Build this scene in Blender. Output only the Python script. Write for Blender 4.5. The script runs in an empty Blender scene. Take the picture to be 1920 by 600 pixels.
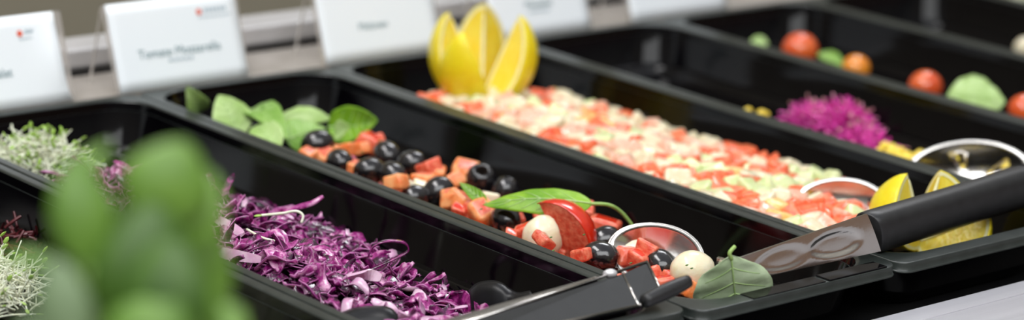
import bpy, bmesh, math, random
from mathutils import Vector, Matrix, noise
V = Vector
R_ = random.Random(7)
S = .001                                   # everything below is written in millimetres
SC = bpy.context.scene; COL = SC.collection

# ------------------------------------------------------------------ camera, world, lights
CR = Matrix(((0.76379813, 0.13678683, -0.63079456), (-0.64392474, 0.22874273, -0.73009431), (0.04442238, 0.96382889, 0.26279369)))
CC = V((-787.27634919, -941.5985566, 441.9578321)); CF = 5007.06
cd = bpy.data.cameras.new('camera'); cam = bpy.data.objects.new('camera', cd); COL.objects.link(cam)
cam.matrix_world = Matrix.Translation(CC * S) @ CR.to_4x4()
cd.sensor_width = 36; cd.lens = CF / 1920 * 36; cd.clip_start = .02; cd.clip_end = 20
cd.dof.use_dof = True; cd.dof.focus_distance = 1.50; cd.dof.aperture_fstop = 4.6; cd.dof.aperture_blades = 0
SC.camera = cam
SC.view_settings.view_transform = 'Standard'; SC.view_settings.look = 'None'
SC.view_settings.exposure = 0; SC.view_settings.gamma = 1; SC.view_settings.use_curve_mapping = False
w = bpy.data.worlds.new('room_light'); SC.world = w; w.use_nodes = True
nt = w.node_tree; nt.nodes.clear()
out = nt.nodes.new('ShaderNodeOutputWorld'); bg = nt.nodes.new('ShaderNodeBackground'); tc = nt.nodes.new('ShaderNodeTexCoord')
sx = nt.nodes.new('ShaderNodeSeparateXYZ'); rp = nt.nodes.new('ShaderNodeValToRGB')
nt.links.new(tc.outputs['Generated'], sx.inputs[0]); nt.links.new(sx.outputs['Z'], rp.inputs[0]); nt.links.new(rp.outputs[0], bg.inputs[0]); nt.links.new(bg.outputs[0], out.inputs[0])
rp.color_ramp.elements[0].position = .08; rp.color_ramp.elements[0].color = (.02, .02, .024, 1)
for p_, c_ in ((.20, (.13, .13, .125)), (.32, (.26, .255, .24)), (.5, (.42, .40, .36))):
    e_ = rp.color_ramp.elements.new(p_); e_.color = (*c_, 1)
e_ = rp.color_ramp.elements[-1]; e_.position = .9; e_.color = (.62, .65, .70, 1)
wm = nt.nodes.new('ShaderNodeMapRange'); wm.inputs['From Min'].default_value = -.15; wm.inputs['From Max'].default_value = -.75; nt.links.new(sx.outputs['Y'], wm.inputs['Value'])
wx = nt.nodes.new('ShaderNodeMix'); wx.data_type = 'RGBA'; wx.blend_type = 'LIGHTEN'; nt.links.new(wm.outputs[0], wx.inputs['Factor']); nt.links.new(rp.outputs[0], wx.inputs['A']); wx.inputs['B'].default_value = (.20, .13, .09, 1); nt.links.new(wx.outputs['Result'], bg.inputs[0])
bg.inputs[1].default_value = 1.0
def area(name, loc, target, sx_, sy_, power, col=(1, 1, 1)):
    l = bpy.data.lights.new(name, 'AREA'); l.shape = 'RECTANGLE'; l.size = sx_; l.size_y = sy_; l.energy = power; l.color = col
    o = bpy.data.objects.new(name, l); COL.objects.link(o); o.location = loc
    o.rotation_euler = (V(target) - V(loc)).to_track_quat('-Z', 'Y').to_euler(); return o
area('ceiling_lamp_front', (-.5, -1.1, 1.7), (.4, .4, 0), 2.2, 1.0, 34, (.97, .99, 1))
area('ceiling_lamp_back', (1.1, 1.3, 1.5), (.3, .2, 0), 1.8, .35, 30, (.94, .96, 1))
area('ceiling_lamp_over', (-.3, .5, 1.5), (.3, .3, 0), 1.2, .35, 16, (1, .98, .97))

def at(px, py, z=0.):
    d = CR @ V(((px - 960) / CF, (300 - py) / CF, -1)); t = (z - CC.z) / d.z
    return CC + d * t
def aty(px, py, y):
    d = CR @ V(((px - 960) / CF, (300 - py) / CF, -1)); return CC + d * ((y - CC.y) / d.y)
def atd(px, py, depth):
    return CC + CR @ V(((px - 960) / CF, (300 - py) / CF, -1)) * depth

# ------------------------------------------------------------------ materials
def mat(name, c1, c2=None, scale=300, rough=.4, bump=0, bscale=None, coat=0, sss=0, metal=0, trans=0, lo=.35, hi=.65, spec=.5, stops=None, rnd=False, aniso=None, alpha=1, detail=3):
    m = bpy.data.materials.new(name); m.use_nodes = True; n = m.node_tree; L = n.links
    b = n.nodes['Principled BSDF']
    t = n.nodes.new('ShaderNodeTexCoord'); mp = n.nodes.new('ShaderNodeMapping'); L.new(t.outputs['Object'], mp.inputs[0])
    if aniso: mp.inputs['Scale'].default_value = aniso
    oi = n.nodes.new('ShaderNodeObjectInfo')
    mu = n.nodes.new('ShaderNodeMath'); mu.operation = 'MULTIPLY'; mu.inputs[1].default_value = 7.3; L.new(oi.outputs['Random'], mu.inputs[0]); L.new(mu.outputs[0], mp.inputs['Location'])
    nz = n.nodes.new('ShaderNodeTexNoise'); nz.inputs['Scale'].default_value = scale; nz.inputs['Detail'].default_value = detail; L.new(mp.outputs[0], nz.inputs['Vector'])
    r = n.nodes.new('ShaderNodeValToRGB')
    c2 = c2 or tuple(x * .8 for x in c1)
    st = stops or [(lo, c1), (hi, c2)]
    r.color_ramp.elements[0].position = st[0][0]; r.color_ramp.elements[0].color = (*st[0][1], 1)
    r.color_ramp.elements[1].position = st[-1][0]; r.color_ramp.elements[1].color = (*st[-1][1], 1)
    for p, c in st[1:-1]:
        e = r.color_ramp.elements.new(p); e.color = (*c, 1)
    if rnd:      # colour chosen partly per object
        mx = n.nodes.new('ShaderNodeMath'); mx.operation = 'MULTIPLY_ADD'; mx.inputs[1].default_value = rnd; L.new(oi.outputs['Random'], mx.inputs[0])
        m2 = n.nodes.new('ShaderNodeMath'); m2.operation = 'MULTIPLY_ADD'; m2.inputs[1].default_value = 1.0; m2.inputs[2].default_value = -rnd / 2; L.new(nz.outputs[0], m2.inputs[0])
        L.new(m2.outputs[0], mx.inputs[2]); L.new(mx.outputs[0], r.inputs[0])
    else: L.new(nz.outputs[0], r.inputs[0])
    L.new(r.outputs[0], b.inputs['Base Color'])
    b.inputs['Roughness'].default_value = rough; b.inputs['Metallic'].default_value = metal
    b.inputs['Coat Weight'].default_value = coat; b.inputs['Coat Roughness'].default_value = .06
    b.inputs['Specular IOR Level'].default_value = spec
    b.inputs['Transmission Weight'].default_value = trans
    if sss:
        b.inputs['Subsurface Weight'].default_value = sss; b.inputs['Subsurface Radius'].default_value = (1, .5, .3); b.inputs['Subsurface Scale'].default_value = .004
    if bump:
        n2 = n.nodes.new('ShaderNodeTexNoise'); n2.inputs['Scale'].default_value = bscale or scale; n2.inputs['Detail'].default_value = 3; L.new(mp.outputs[0], n2.inputs['Vector'])
        bp = n.nodes.new('ShaderNodeBump'); bp.inputs['Strength'].default_value = bump; bp.inputs['Distance'].default_value = .001; L.new(n2.outputs[0], bp.inputs['Height']); L.new(bp.outputs[0], b.inputs['Normal'])
    m.diffuse_color = (*c1, 1)
    return m
M = {}
M['pan'] = mat('black_plastic', (.0010, .0007, .0014), (.0016, .0014, .0020), 60, .08, spec=.2)
M['rim'] = mat('scuffed_black_rim', (.019, .024, .0215), (.028, .034, .031), 90, .29, spec=.5)
M['nylon'] = mat('black_nylon', (.004, .004, .005), (.006, .006, .008), 100, .35, spec=.25)
M['rubber'] = mat('dark_rubber', (.010, .010, .011), (.015, .015, .016), 150, .40, .1, 2500)
M['grip'] = mat('matt_black_grip', (.008, .009, .010), (.011, .012, .013), 100, .55, spec=.25)
M['steel'] = mat('brushed_steel', (.66, .63, .60), (.72, .70, .67), 40, .18, .03, 300, metal=1)
M['counter'] = mat('counter_steel', (.60, .59, .63), (.68, .67, .71), 30, .32, .12, 500, metal=.75, aniso=(.15, 3, 1))
M['wellblack'] = mat('black_well', (.012, .012, .013), (.02, .02, .02), 20, .25)
M['ledge'] = mat('ledge_stone', (.30, .27, .24), (.36, .33, .30), 60, .35)
M['railm'] = mat('rail_metal', (.62, .61, .62), (.7, .69, .7), 30, .35, metal=.4)
M['wall'] = mat('beige_wall', (.275, .25, .185), (.29, .265, .20), 8, .8)
M['tile'] = mat('grey_floor', (.16, .15, .14), (.20, .19, .18), 6, .4)
M['card'] = mat('white_card', (.87, .93, .975), (.90, .95, .985), 10, .55)
M['ink'] = mat('grey_green_ink', (.10, .20, .22), (.13, .24, .26), 100, .6)
M['inkpale'] = mat('pale_blue_ink', (.36, .46, .52), (.42, .52, .58), 100, .6)
M['inkred'] = mat('red_ink', (.75, .08, .04), (.80, .14, .06), 100, .6)
M['acryl'] = mat('clear_acrylic', (.72, .68, .64), (.8, .76, .72), 20, .1, trans=.6)
purple = [(.28, (.030, .001, .020)), (.40, (.10, .003, .065)), (.50, (.24, .010, .145)), (.61, (.42, .05, .27)), (.76, (.70, .36, .55))]
M['cab'] = mat('red_cabbage_skin', (.1, 0, .1), scale=260, rough=.22, bump=.6, bscale=420, coat=.6, stops=purple, rnd=.42, sss=.05)
M['cabedge'] = mat('red_cabbage_cut_edge', (.26, .03, .19), (.50, .17, .38), 200, .3, coat=.4)
M['cabpale'] = mat('red_cabbage_pale_rib', (.62, .28, .50), (.74, .52, .64), 120, .3, .2, 500, coat=.5, sss=.1)
M['olive'] = mat('black_olive_skin', (.0045, .004, .005), (.012, .010, .011), 260, .16, .25, 320, coat=.5)
M['olivein'] = mat('olive_flesh', (.012, .008, .006), (.03, .02, .015), 400, .5)
M['tomskin'] = mat('tomato_skin', (.62, .018, .004), (.72, .035, .008), 120, .2, .05, 200, coat=.3, sss=.1)
M['tomflesh'] = mat('tomato_flesh', (.70, .075, .035), (.82, .22, .12), 320, .35, .5, 500, coat=.2, sss=.25)
M['tomorange'] = mat('pale_tomato_flesh', (.86, .20, .045), (.92, .42, .17), 220, .35, .4, 400, coat=.2, sss=.25)
M['mozz'] = mat('mozzarella', (.80, .70, .46), (.86, .79, .60), 120, .35, .25, 300, coat=.25, sss=.3)
M['onion'] = mat('red_onion', (.55, .05, .25), (.75, .30, .45), 250, .3, coat=.4)
M['herb'] = mat('herb_fleck', (.05, .13, .015), (.09, .20, .03), 300, .5)
M['leaf'] = mat('basil_green', (.13, .30, .012), (.24, .43, .03), 90, .42, .25, 260, spec=.3)
M['leafpale'] = mat('basil_underside_green', (.29, .46, .11), (.43, .59, .23), 90, .5, .25, 260)
M['leafbright'] = mat('basil_toplit_green', (.38, .50, .28), (.47, .58, .37), 90, .5, .25, 260)  # overhead light on the near leaf painted in as a paler green
M['leafmid'] = mat('basil_mid_green', (.16, .33, .04), (.25, .43, .09), 90, .45, .25, 260)
M['leafdark'] = mat('herb_deep_green', (.035, .095, .006), (.065, .15, .010), 60, .5)
M['leafsoft'] = mat('herb_soft_green', (.095, .21, .018), (.15, .29, .035), 60, .5)
M['leafgrey'] = mat('herb_greyish_green', (.13, .20, .085), (.18, .26, .13), 60, .6)
M['stem'] = mat('green_stem', (.25, .42, .08), (.36, .52, .16), 200, .4)
M['vein'] = mat('pale_vein', (.36, .55, .18), (.44, .60, .26), 200, .45)
M['rind'] = mat('lemon_rind', (.88, .68, .006), (.92, .76, .012), 200, .35, .5, 900, coat=.2, sss=.08)
M['pith'] = mat('lemon_pith', (.90, .84, .42), (.93, .88, .55), 300, .6, sss=.2)
M['pulp'] = mat('lemon_pulp', (.88, .66, .03), (.92, .76, .10), 350, .3, .5, 500, coat=.2, sss=.25, aniso=(1, 1, .25))
M['melred'] = mat('watermelon_flesh', (.78, .10, .035), (.86, .24, .10), 300, .3, .3, 600, coat=.3, sss=.25)
M['melpink'] = mat('pink_melon_flesh', (.74, .38, .26), (.80, .52, .38), 300, .3, .3, 600, coat=.3, sss=.3)
M['melgreen'] = mat('honeydew_flesh', (.60, .68, .30), (.72, .76, .46), 300, .3, .3, 600, coat=.3, sss=.3)
M['melcream'] = mat('cream_melon_flesh', (.72, .62, .40), (.80, .72, .53), 300, .3, .3, 600, coat=.3, sss=.3)
M['melorange'] = mat('cantaloupe_flesh', (.90, .50, .14), (.93, .62, .26), 300, .3, .3, 600, coat=.3, sss=.3)
M['sprout'] = mat('sprout_white', (.78, .80, .58), (.86, .88, .74), 200, .4, sss=.1)
M['sproutleaf'] = mat('sprout_leaf', (.30, .50, .06), (.42, .62, .14), 200, .4)
M['magenta'] = mat('beet_sprout_magenta', (.62, .02, .30), (.80, .07, .45), 200, .35, sss=.1)
M['magentapale'] = mat('beet_sprout_pale', (.80, .30, .50), (.70, .38, .32), 200, .4)
M['beet'] = mat('dark_beet', (.05, .003, .006), (.10, .008, .014), 200, .3, coat=.4)
M['corn'] = mat('corn_yellow', (.86, .60, .03), (.90, .70, .08), 200, .3, coat=.3, sss=.1)
M['cherry'] = mat('cherry_tomato_skin', (.70, .07, .015), (.76, .13, .025), 60, .18, coat=.6)
M['cherryor'] = mat('orange_cherry_tomato_skin', (.80, .22, .01), (.84, .30, .02), 60, .18, coat=.6)
M['pot'] = mat('terracotta_pot', (.35, .13, .07), (.42, .17, .09), 60, .7)
M['soil'] = mat('potting_soil', (.03, .02, .012), (.06, .04, .025), 200, .9, .8, 400)
M['drop'] = mat('water_bead', (.95, .95, .95), (1, 1, 1), 100, .02, trans=1)

# ------------------------------------------------------------------ object helpers
def tag(o, label=None, cat=None, group=None, kind=None):
    if label: o['label'] = label
    if cat: o['category'] = cat
    if group: o['group'] = group
    if kind: o['kind'] = kind
    return o
def thing(name, label, cat, loc, group=None):
    o = bpy.data.objects.new(name, None); COL.objects.link(o); o.location = V(loc) * S; o.empty_display_size = .01
    return tag(o, label, cat, group)
def worldpos(o):
    p = V(o.location)
    while o.parent: o = o.parent; p = p + V(o.location)
    return p
def mesh(name, verts, faces, mats, smooth=True, midx=None):
    me = bpy.data.meshes.new(name); me.from_pydata([tuple(v) for v in verts], [], faces)
    for m in (mats if isinstance(mats, (list, tuple)) else [mats]): me.materials.append(m)
    if midx: me.polygons.foreach_set('material_index', midx)
    me.polygons.foreach_set('use_smooth', [smooth] * len(me.polygons)); me.update()
    return me
class G:
    """collects faces, world millimetres"""
    def __init__(s): s.v = []; s.f = []; s.m = []
    def add(s, v, f, mi=0):
        o = len(s.v); s.v += [V(a) for a in v]; s.f += [tuple(i + o for i in q) for q in f]
        s.m += (mi if isinstance(mi, list) else [mi] * len(f)); return s
    def grid(s, rows, mi=0, closed=False):
        n = len(rows[0]); v = [p for r in rows for p in r]; f = []
        for i in range(len(rows) - 1):
            for j in range(n if closed else n - 1):
                k = (j + 1) % n
                f.append((i * n + j, i * n + k, (i + 1) * n + k, (i + 1) * n + j))
        return s.add(v, f, mi)
    def tube(s, pts, r, n=8, mi=0, cap=True, sq=1.):
        pts = [V(p) for p in pts]; rows = []
        up = V((0, 0, 1))
        for i, p in enumerate(pts):
            d = (pts[min(i + 1, len(pts) - 1)] - pts[max(i - 1, 0)]).normalized()
            a = d.cross(up)
            if a.length < .05: a = d.cross(V((1, 0, 0)))
            a.normalize(); b = a.cross(d).normalized(); up = b
            rr = r[i] if isinstance(r, (list, tuple)) else r
            rows.append([p + (a * math.cos(2 * math.pi * k / n) * sq + b * math.sin(2 * math.pi * k / n)) * rr for k in range(n)])
        o = len(s.v); s.grid(rows, mi, True)
        if cap:
            s.f += [tuple(o + k for k in range(n - 1, -1, -1)), tuple(o + (len(pts) - 1) * n + k for k in range(n))]; s.m += [mi, mi]
        return s
    def build(s, name, mats, parent=None, smooth=True, origin=None):
        pos = worldpos(parent) if parent else (V(origin) * S if origin is not None else sum(s.v, V()) / len(s.v) * S)
        me = mesh(name, [v * S - pos for v in s.v], s.f, mats, smooth, s.m)
        o = bpy.data.objects.new(name, me); COL.objects.link(o)
        if parent: o.parent = parent
        else: o.location = pos
        return o
def bevel(o, wd, seg=2):
    b = o.modifiers.new('bevel', 'BEVEL'); b.width = wd * S; b.segments = seg; b.limit_method = 'ANGLE'; b.angle_limit = .6; return o
def sub(o, l=2):
    b = o.modifiers.new('subdivision', 'SUBSURF'); b.levels = l; b.render_levels = l; return o
def box(g, a, b, mi=0):
    x0, y0, z0 = a; x1, y1, z1 = b
    v = [(x0, y0, z0), (x1, y0, z0), (x1, y1, z0), (x0, y1, z0), (x0, y0, z1), (x1, y0, z1), (x1, y1, z1), (x0, y1, z1)]
    return g.add(v, [(0, 3, 2, 1), (4, 5, 6, 7), (0, 1, 5, 4), (1, 2, 6, 5), (2, 3, 7, 6), (3, 0, 4, 7)], mi)
def copy_tree(o, parent=None):
    c = o.copy(); COL.objects.link(c); c.parent = parent
    for ch in [x for x in bpy.data.objects if x.parent == o and x is not c]: copy_tree(ch, c)
    return c

# ------------------------------------------------------------------ setting
g = G(); box(g, (-1500, 1150, -700), (3200, 1180, 1400)); tag(g.build('wall_back', M['wall'], smooth=False), kind='structure')
g = G(); box(g, (-2500, -3000, -930), (3200, 1150, -900)); tag(g.build('floor', M['tile'], smooth=False), kind='structure')
ct = thing('serving_counter', 'brushed steel serving counter with black well holding the row of pans', 'counter', (0, 0, -60))
g = G(); box(g, (-700, -14, -62), (1700, 552, -37.6)); g.build('well_floor', M['wellblack'], ct, False)
g = G(); box(g, (-700, -30, -62), (1700, -14, -21)); box(g, (-700, -640, -62), (1700, -31.5, -20.5)); bevel(g.build('front_ledge', M['counter'], ct, False), .8)
g = G(); box(g, (-700, 553.5, -62), (1700, 620, -.6)); bevel(g.build('back_ledge', M['ledge'], ct, False), 1)
g = G(); box(g, (-700, 612, -.5), (1700, 614.5, 4)); g.build('shadow_gap_strip', M['wellblack'], ct, False)
g = G(); box(g, (-700, 615, 3.0), (1700, 650, 18)); bevel(g.build('rail', M['railm'], ct, False), 2.5, 3)

# ------------------------------------------------------------------ pans
XD = [-163, -1.5, 162.5, 320.1, 492.3, 647.4, 809.1, 971, 1133]
NY = [6, 6.5, .3, -.2, 1, 2, 2, 2]
def rr(x0, x1, y0, y1, r, z, n=7):
    p = []
    for cx, cy, a0 in ((x1 - r, y0 + r, -90), (x1 - r, y1 - r, 0), (x0 + r, y1 - r, 90), (x0 + r, y0 + r, 180)):
        for i in range(n + 1):
            a = math.radians(a0 + 90 * i / n); p.append(V((cx + r * math.cos(a), cy + r * math.sin(a), z)))
    return p
LBL = ['black plastic pan holding dark beet shreds and white sprouts at left edge of photo',
       'black plastic pan filled with shredded red cabbage',
       'black plastic pan of tomato pieces, black olives and mozzarella',
       'black plastic pan of diced pink and green melon with lemons at both ends',
       'black plastic pan with magenta sprouts and a slotted spoon',
       'black plastic pan with whole cherry tomatoes and basil leaves',
       'nearly empty black plastic pan beyond the cherry tomato pan',
       'farthest black plastic pan, only its rim showing at upper right corner of photo']
for k in range(8):
    x0, x1, y0, y1 = XD[k] + .15, XD[k + 1] - .15, NY[k], 551.5
    def ring(s, nr, fr, r, z): return rr(x0 + s, x1 - s, y0 + nr, y1 - fr, r, z)
    t = thing('food_pan', LBL[k], 'pan', ((x0 + x1) / 2, 275, -37), 'row of black food pans')
    lip = [ring(8.8, 15, 9, 27, -6.4), ring(2.2, 2.2, 2.2, 9, -6.4), ring(.2, .2, .2, 10, -6.2), ring(0, 0, 0, 10, -5.6), ring(.4, .4, .4, 10, -5.1), ring(.9, .9, .9, 9.5, -4.8), ring(.5, .8, .5, 9.5, -.9), ring(.65, .95, .65, 9.5, -.3), ring(1.1, 1.5, 1.1, 9, 0), ring(1.4, 1.8, 1.4, 9, .02),
           ring(5.7, 11.5, 6.1, 26.3, .02), ring(6.0, 11.8, 6.4, 26.5, 0), ring(6.6, 12.6, 7.0, 27, -.25), ring(7.1, 13.2, 7.4, 27.5, -1.1)]
    body = [ring(7.1, 13.2, 7.4, 27.5, -1.1), ring(7.2, 13.3, 7.5, 27.5, -1.6), ring(12.1, 18.2, 12.4, 26, -25.5), ring(12.3, 18.4, 12.6, 26, -26.5), ring(12.9, 19, 13.2, 26, -28), ring(14, 20, 14.2, 25, -28.7), ring(14.6, 20.6, 14.8, 25, -28.8), ring(19, 24.5, 19.5, 20.4, -29.1), ring(19.5, 25, 20, 20, -29.2), ring(20.8, 26.3, 21.3, 19, -29.8), ring(21.6, 27.2, 22.2, 18, -32.8), ring(23, 28.6, 23.6, 17, -34.2), ring(26, 32, 27, 15, -34.8), ring(28, 34, 29, 14, -34.82)]
    outer = [ring(8.8, 15, 9, 27, -6.4), ring(14.6, 20.8, 15, 26, -29), ring(18, 24, 18, 24, -34), ring(22, 28, 22.5, 22, -37.3)]
    g = G(); g.grid(lip, 0, True); g.build('rim', M['rim'], t)
    g = G(); g.grid(body, 0, True); n = len(body[0]); o = len(g.v) - n
    g.f.append(tuple(o + i for i in range(n))); g.m.append(0)
    o2 = len(g.v); g.grid(outer, 0, True); g.f.append(tuple(o2 + 3 * n + i for i in range(n))); g.m.append(0)
    g.build('basin', M['pan'], t)
    if k == 2:   # small raised blocks on the near rim
        g = G(); box(g, (262, 1.6, -.2), (309, 12.5, .9)); bevel(g.build('rim_clip', M['pan'], t, False), .7)
        g = G(); box(g, (203, 1.8, -.2), (259.5, 12.2, .5)); bevel(g.build('rim_clip', M['pan'], t, False), .4)

# ------------------------------------------------------------------ name cards
def card(x0, x1, label, words, logo=True, sub_line=None, curl=False, xt=0, wsize=8.2):
    yb, yt, zt = 553.2, 574, 57.; zb = .2
    t = thing('name_card', label, 'name card', ((x0 + x1) / 2, yb, 0), 'name cards behind the pans')
    up = V((0, yt - yb, zt - zb)); L = up.length; up.normalize(); nrm = V((0, -up.z, up.y))
    def P(x, s, d=0): return V((x, yb, zb)) + up * s + nrm * d
    g = G(); cols = 14; rows = []
    for i in range(9):
        s = L * i / 8; row = []
        for j in range(cols + 1):
            u = j / cols; x = x0 + (x1 - x0) * u; d = .6
            if curl and u > .7:
                c = ((u - .7) / .3) ** 2; k2 = math.sin(math.pi * min(1, s / L * 1.0)) ; x -= c * 6 * (s / L) ** .7 * (1.3 - s / L) * 2; d += c * 5 * k2
            row.append(P(x, s, d))
        rows.append(row)
    g.grid(rows); o = g.build('paper', M['card'], t); sm = o.modifiers.new('thickness', 'SOLIDIFY'); sm.thickness = .0003
    # clear tent holder behind: front leaf and back leaf
    g = G(); e = 1.4
    for (a, b) in ((V((0, yb, zb)), V((0, yt, zt))), (V((0, yt, zt)), V((0, 589, .2)))):
        for xs in (x0 - 2.5, x1 + .8):
            nn = V((0, 1.2, 0))
            g.add([V((xs, 0, 0)) + a, V((xs + e, 0, 0)) + a, V((xs + e, 0, 0)) + a + nn, V((xs, 0, 0)) + a + nn, V((xs, 0, 0)) + b, V((xs + e, 0, 0)) + b, V((xs + e, 0, 0)) + b + nn, V((xs, 0, 0)) + b + nn],
                  [(0, 3, 2, 1), (4, 5, 6, 7), (0, 1, 5, 4), (1, 2, 6, 5), (2, 3, 7, 6), (3, 0, 4, 7)])
    g.add([V((x0 - 1, yb + 1, zb)), V((x1 + 1, yb + 1, zb)), V((x1 + 1, yt + .6, zt)), V((x0 - 1, yt + .6, zt))], [(0, 1, 2, 3)])
    o = g.build('acrylic_holder', M['acryl'], t, False)
    R = Matrix((V((1, 0, 0)), up, nrm)).transposed().to_4x4()
    def txt(body, x, s, size, m, nm):
        c = bpy.data.curves.new(nm, 'FONT'); c.body = body; c.size = size * S; c.extrude = .00004; c.align_x = 'CENTER'; c.materials.append(m)
        me0 = bpy.data.objects.new(nm, c); COL.objects.link(me0)
        dg = bpy.context.evaluated_depsgraph_get(); me = bpy.data.meshes.new_from_object(me0.evaluated_get(dg)); bpy.data.objects.remove(me0)
        o = bpy.data.objects.new(nm, me); COL.objects.link(o); o.parent = t
        o.matrix_local = Matrix.Translation(P(x, s, .95) * S - V(t.location)) @ R
    cx = (x0 + x1) / 2
    if words: txt(words, cx + xt, L * .35, wsize, M['ink'], 'dish_name')
    if sub_line:
        g = G()
        for i in range(5): a = cx + xt - 10 + i * 4.2; g.add([P(a, L * .28, .95), P(a + 3, L * .28, .95), P(a + 3, L * .28 + 1.8, .95), P(a, L * .28 + 1.8, .95)], [(0, 1, 2, 3)])
        g.build('small_print', M['inkpale'], t, False)
    if logo:
        g = G(); lx = x0 + (x1 - x0) * .70
        g.add([P(lx + 2.2 * math.cos(a * .524), L * .80 + 2.2 * math.sin(a * .524), .95) for a in range(12)], [tuple(range(12))]); g.build('logo_dot', M['inkred'], t, False)
        g = G()
        for i in range(6): a = lx + 4 + i * 3.2; g.add([P(a, L * .79, .95), P(a + 2.4, L * .79, .95), P(a + 2.4, L * .79 + 2.6, .95), P(a, L * .79 + 2.6, .95)], [(0, 1, 2, 3)])
        for i in range(9): a = lx - 1 + i * 3; g.add([P(a, L * .73, .95), P(a + 2.2, L * .73, .95), P(a + 2.2, L * .73 + 1, .95), P(a, L * .73 + 1, .95)], [(0, 1, 2, 3)])
        g.build('logo_lettering', M['inkpale'], t, False)
card(13, 116, 'white name card with curled right edge, behind the cabbage pan at left of photo', 'Rotkrautsalat', curl=True, xt=-12)
card(153, 257, 'white name card reading Tomate Mozzarella behind the olive pan', 'Tomate Mozzarella', sub_line=True, wsize=8.6)
card(325, 430, 'white name card with one short word, left of the lemon at the melon pan', 'Melonen', xt=-6, wsize=7.6)
card(481, 578, 'white name card directly right of the far lemon', 'Maissalat', logo=True, sub_line=True, wsize=7.6)
card(622, 726, 'white name card without visible writing, farthest right of the row', '', logo=False)

# ------------------------------------------------------------------ food builders
def sstep(a, b, x):
    t = max(0, min(1, (x - a) / (b - a))); return t * t * (3 - 2 * t)
def shred(rng, L, wd, th=.7):
    """one curled strip of cabbage around the origin, lying in xy"""
    n = 11; h = rng.uniform(0, 6.3); curl = rng.uniform(-1, 1) * 2.6; p = V((0, 0, 0)); pts = []; hd = []
    zf = rng.uniform(.6, 2.0) * math.pi; za = rng.uniform(.8, 3.4); ph = rng.uniform(0, 6.3)
    for i in range(n):
        u = i / (n - 1); a = h + curl * (u - .5) + .35 * math.sin(zf * u + ph)
        pts.append(V((p.x, p.y, za * math.sin(zf * u + ph)))); hd.append(a); p = p + V((math.cos(a), math.sin(a), 0)) * L / n
    c = sum(pts, V()) / n; tw = rng.uniform(-1.3, 1.3); t0 = rng.uniform(-.8, .8); ru = rng.uniform(0, 1.1); rf = rng.uniform(2, 4) * math.pi
    g = G(); rows = []
    for i in range(n):
        u = i / (n - 1); ww = wd * .5 * (math.sin(math.pi * min(1, max(0, u * .9 + .07))) ** .45)
        d = V((math.cos(hd[i]), math.sin(hd[i]), 0)); s = V((-d.y, d.x, 0)); up = V((0, 0, 1)); a = t0 + tw * (u - .5)
        s2 = s * math.cos(a) + up * math.sin(a); u2 = up * math.cos(a) - s * math.sin(a)
        q = pts[i] - c; cup = wd * .16
        e1 = q + s2 * ww + u2 * (cup + ru * math.sin(rf * u)); e2 = q - s2 * ww + u2 * (cup + ru * math.sin(rf * u + 1.7)); t_ = u2 * th / 2
        rows.append([e1 + t_, q + t_ * 1.6, e2 + t_, e2 - t_, q - t_ * 1.6, e1 - t_])
    n6 = 6; v = [p for r in rows for p in r]; f = []; mi = []
    for i in range(n - 1):
        for j in range(6):
            k = (j + 1) % 6; f.append((i * 6 + j, i * 6 + k, (i + 1) * 6 + k, (i + 1) * 6 + j)); mi.append(1 if j in (2, 5) else 0)
    f += [(5, 4, 3, 2, 1, 0), tuple((n - 1) * 6 + j for j in range(6))]; mi += [1, 1]
    return v, f, mi
def euler(a, b, c): return Matrix.Rotation(c, 3, 'Z') @ Matrix.Rotation(b, 3, 'Y') @ Matrix.Rotation(a, 3, 'X')

# red cabbage
rng = random.Random(11)
def cab_xr(y):
    pts = [(60, 105), (117, 116), (165, 134), (200, 134), (285, 152), (330, 147), (400, 135), (440, 118), (480, 100)]
    for (a, b), (c, d) in zip(pts, pts[1:]):
        if a <= y <= c: return b + (d - b) * (y - a) / (c - a)
    return pts[0][1] if y < 60 else 95
def cab_h(x, y):
    xr = cab_xr(y); t = sstep(35 + 38 * sstep(270, 340, y), xr + 4, x)
    top = -9 + 3.0 * noise.noise(V((x * .03, y * .03, 3))) - 12 * sstep(200, 70, y) - 14 * sstep(400, 450, y)
    return top * (1 - t) + (-31) * t + 2.5 * noise.noise(V((x * .08, y * .08, 9)))
protos = []
for i in range(26):
    big = i % 6 == 0
    v, f, mi = shred(rng, rng.uniform(16, 42) if not big else rng.uniform(14, 22), rng.uniform(3.4, 7.5) if not big else rng.uniform(8, 12), .7 if not big else 1.1)
    protos.append((v, f, mi, mesh('cabbage_shred', [a * S for a in v], f, [M['cabpale'] if (i % 8 == 5) else M['cab'], M['cabedge']], True, mi)))
def cab_spot():
    while True:
        y = rng.uniform(72, 470); x = rng.uniform(14, 158)
        if x < cab_xr(y) - 2 and (y < 440 or x > 60): return x, y
LC = 'thin curled shred of red cabbage in the cabbage pile'
N = 0
while N < 296:
    x, y = cab_spot()
    if y > 330 and rng.random() < .45: continue
    if x < 30 and rng.random() < .5: continue
    v, f, mi, me = protos[rng.randrange(26)]
    o = bpy.data.objects.new('cabbage_shred', me); COL.objects.link(o)
    tl = rng.gauss(0, .38)
    z = max(cab_h(x, y) + rng.uniform(-1.5, 3.5), -31)
    x = max(17, x)
    o.location = V((x, y, z)) * S; o.rotation_euler = (tl, rng.gauss(0, .38), rng.uniform(0, 6.28))
    tag(o, LC, 'cabbage shred', 'shreds of red cabbage in the pile'); N += 1
g = G()
for i in range(560):
    x, y = cab_spot(); v, f, mi, me = protos[rng.randrange(26)]
    Rm = euler(rng.gauss(0, .3), rng.gauss(0, .3), rng.uniform(0, 6.28)); x = max(22, x)
    q = V((x, y, max(cab_h(x, y) - rng.uniform(2, 9), -31))); g.add([Rm @ a + q for a in v], f, mi)
tag(g.build('shredded_cabbage_pile', [M['cab'], M['cabedge']]), 'purple mass of shredded red cabbage filling the pan beneath the loose shreds', 'red cabbage', kind='stuff')
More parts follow.
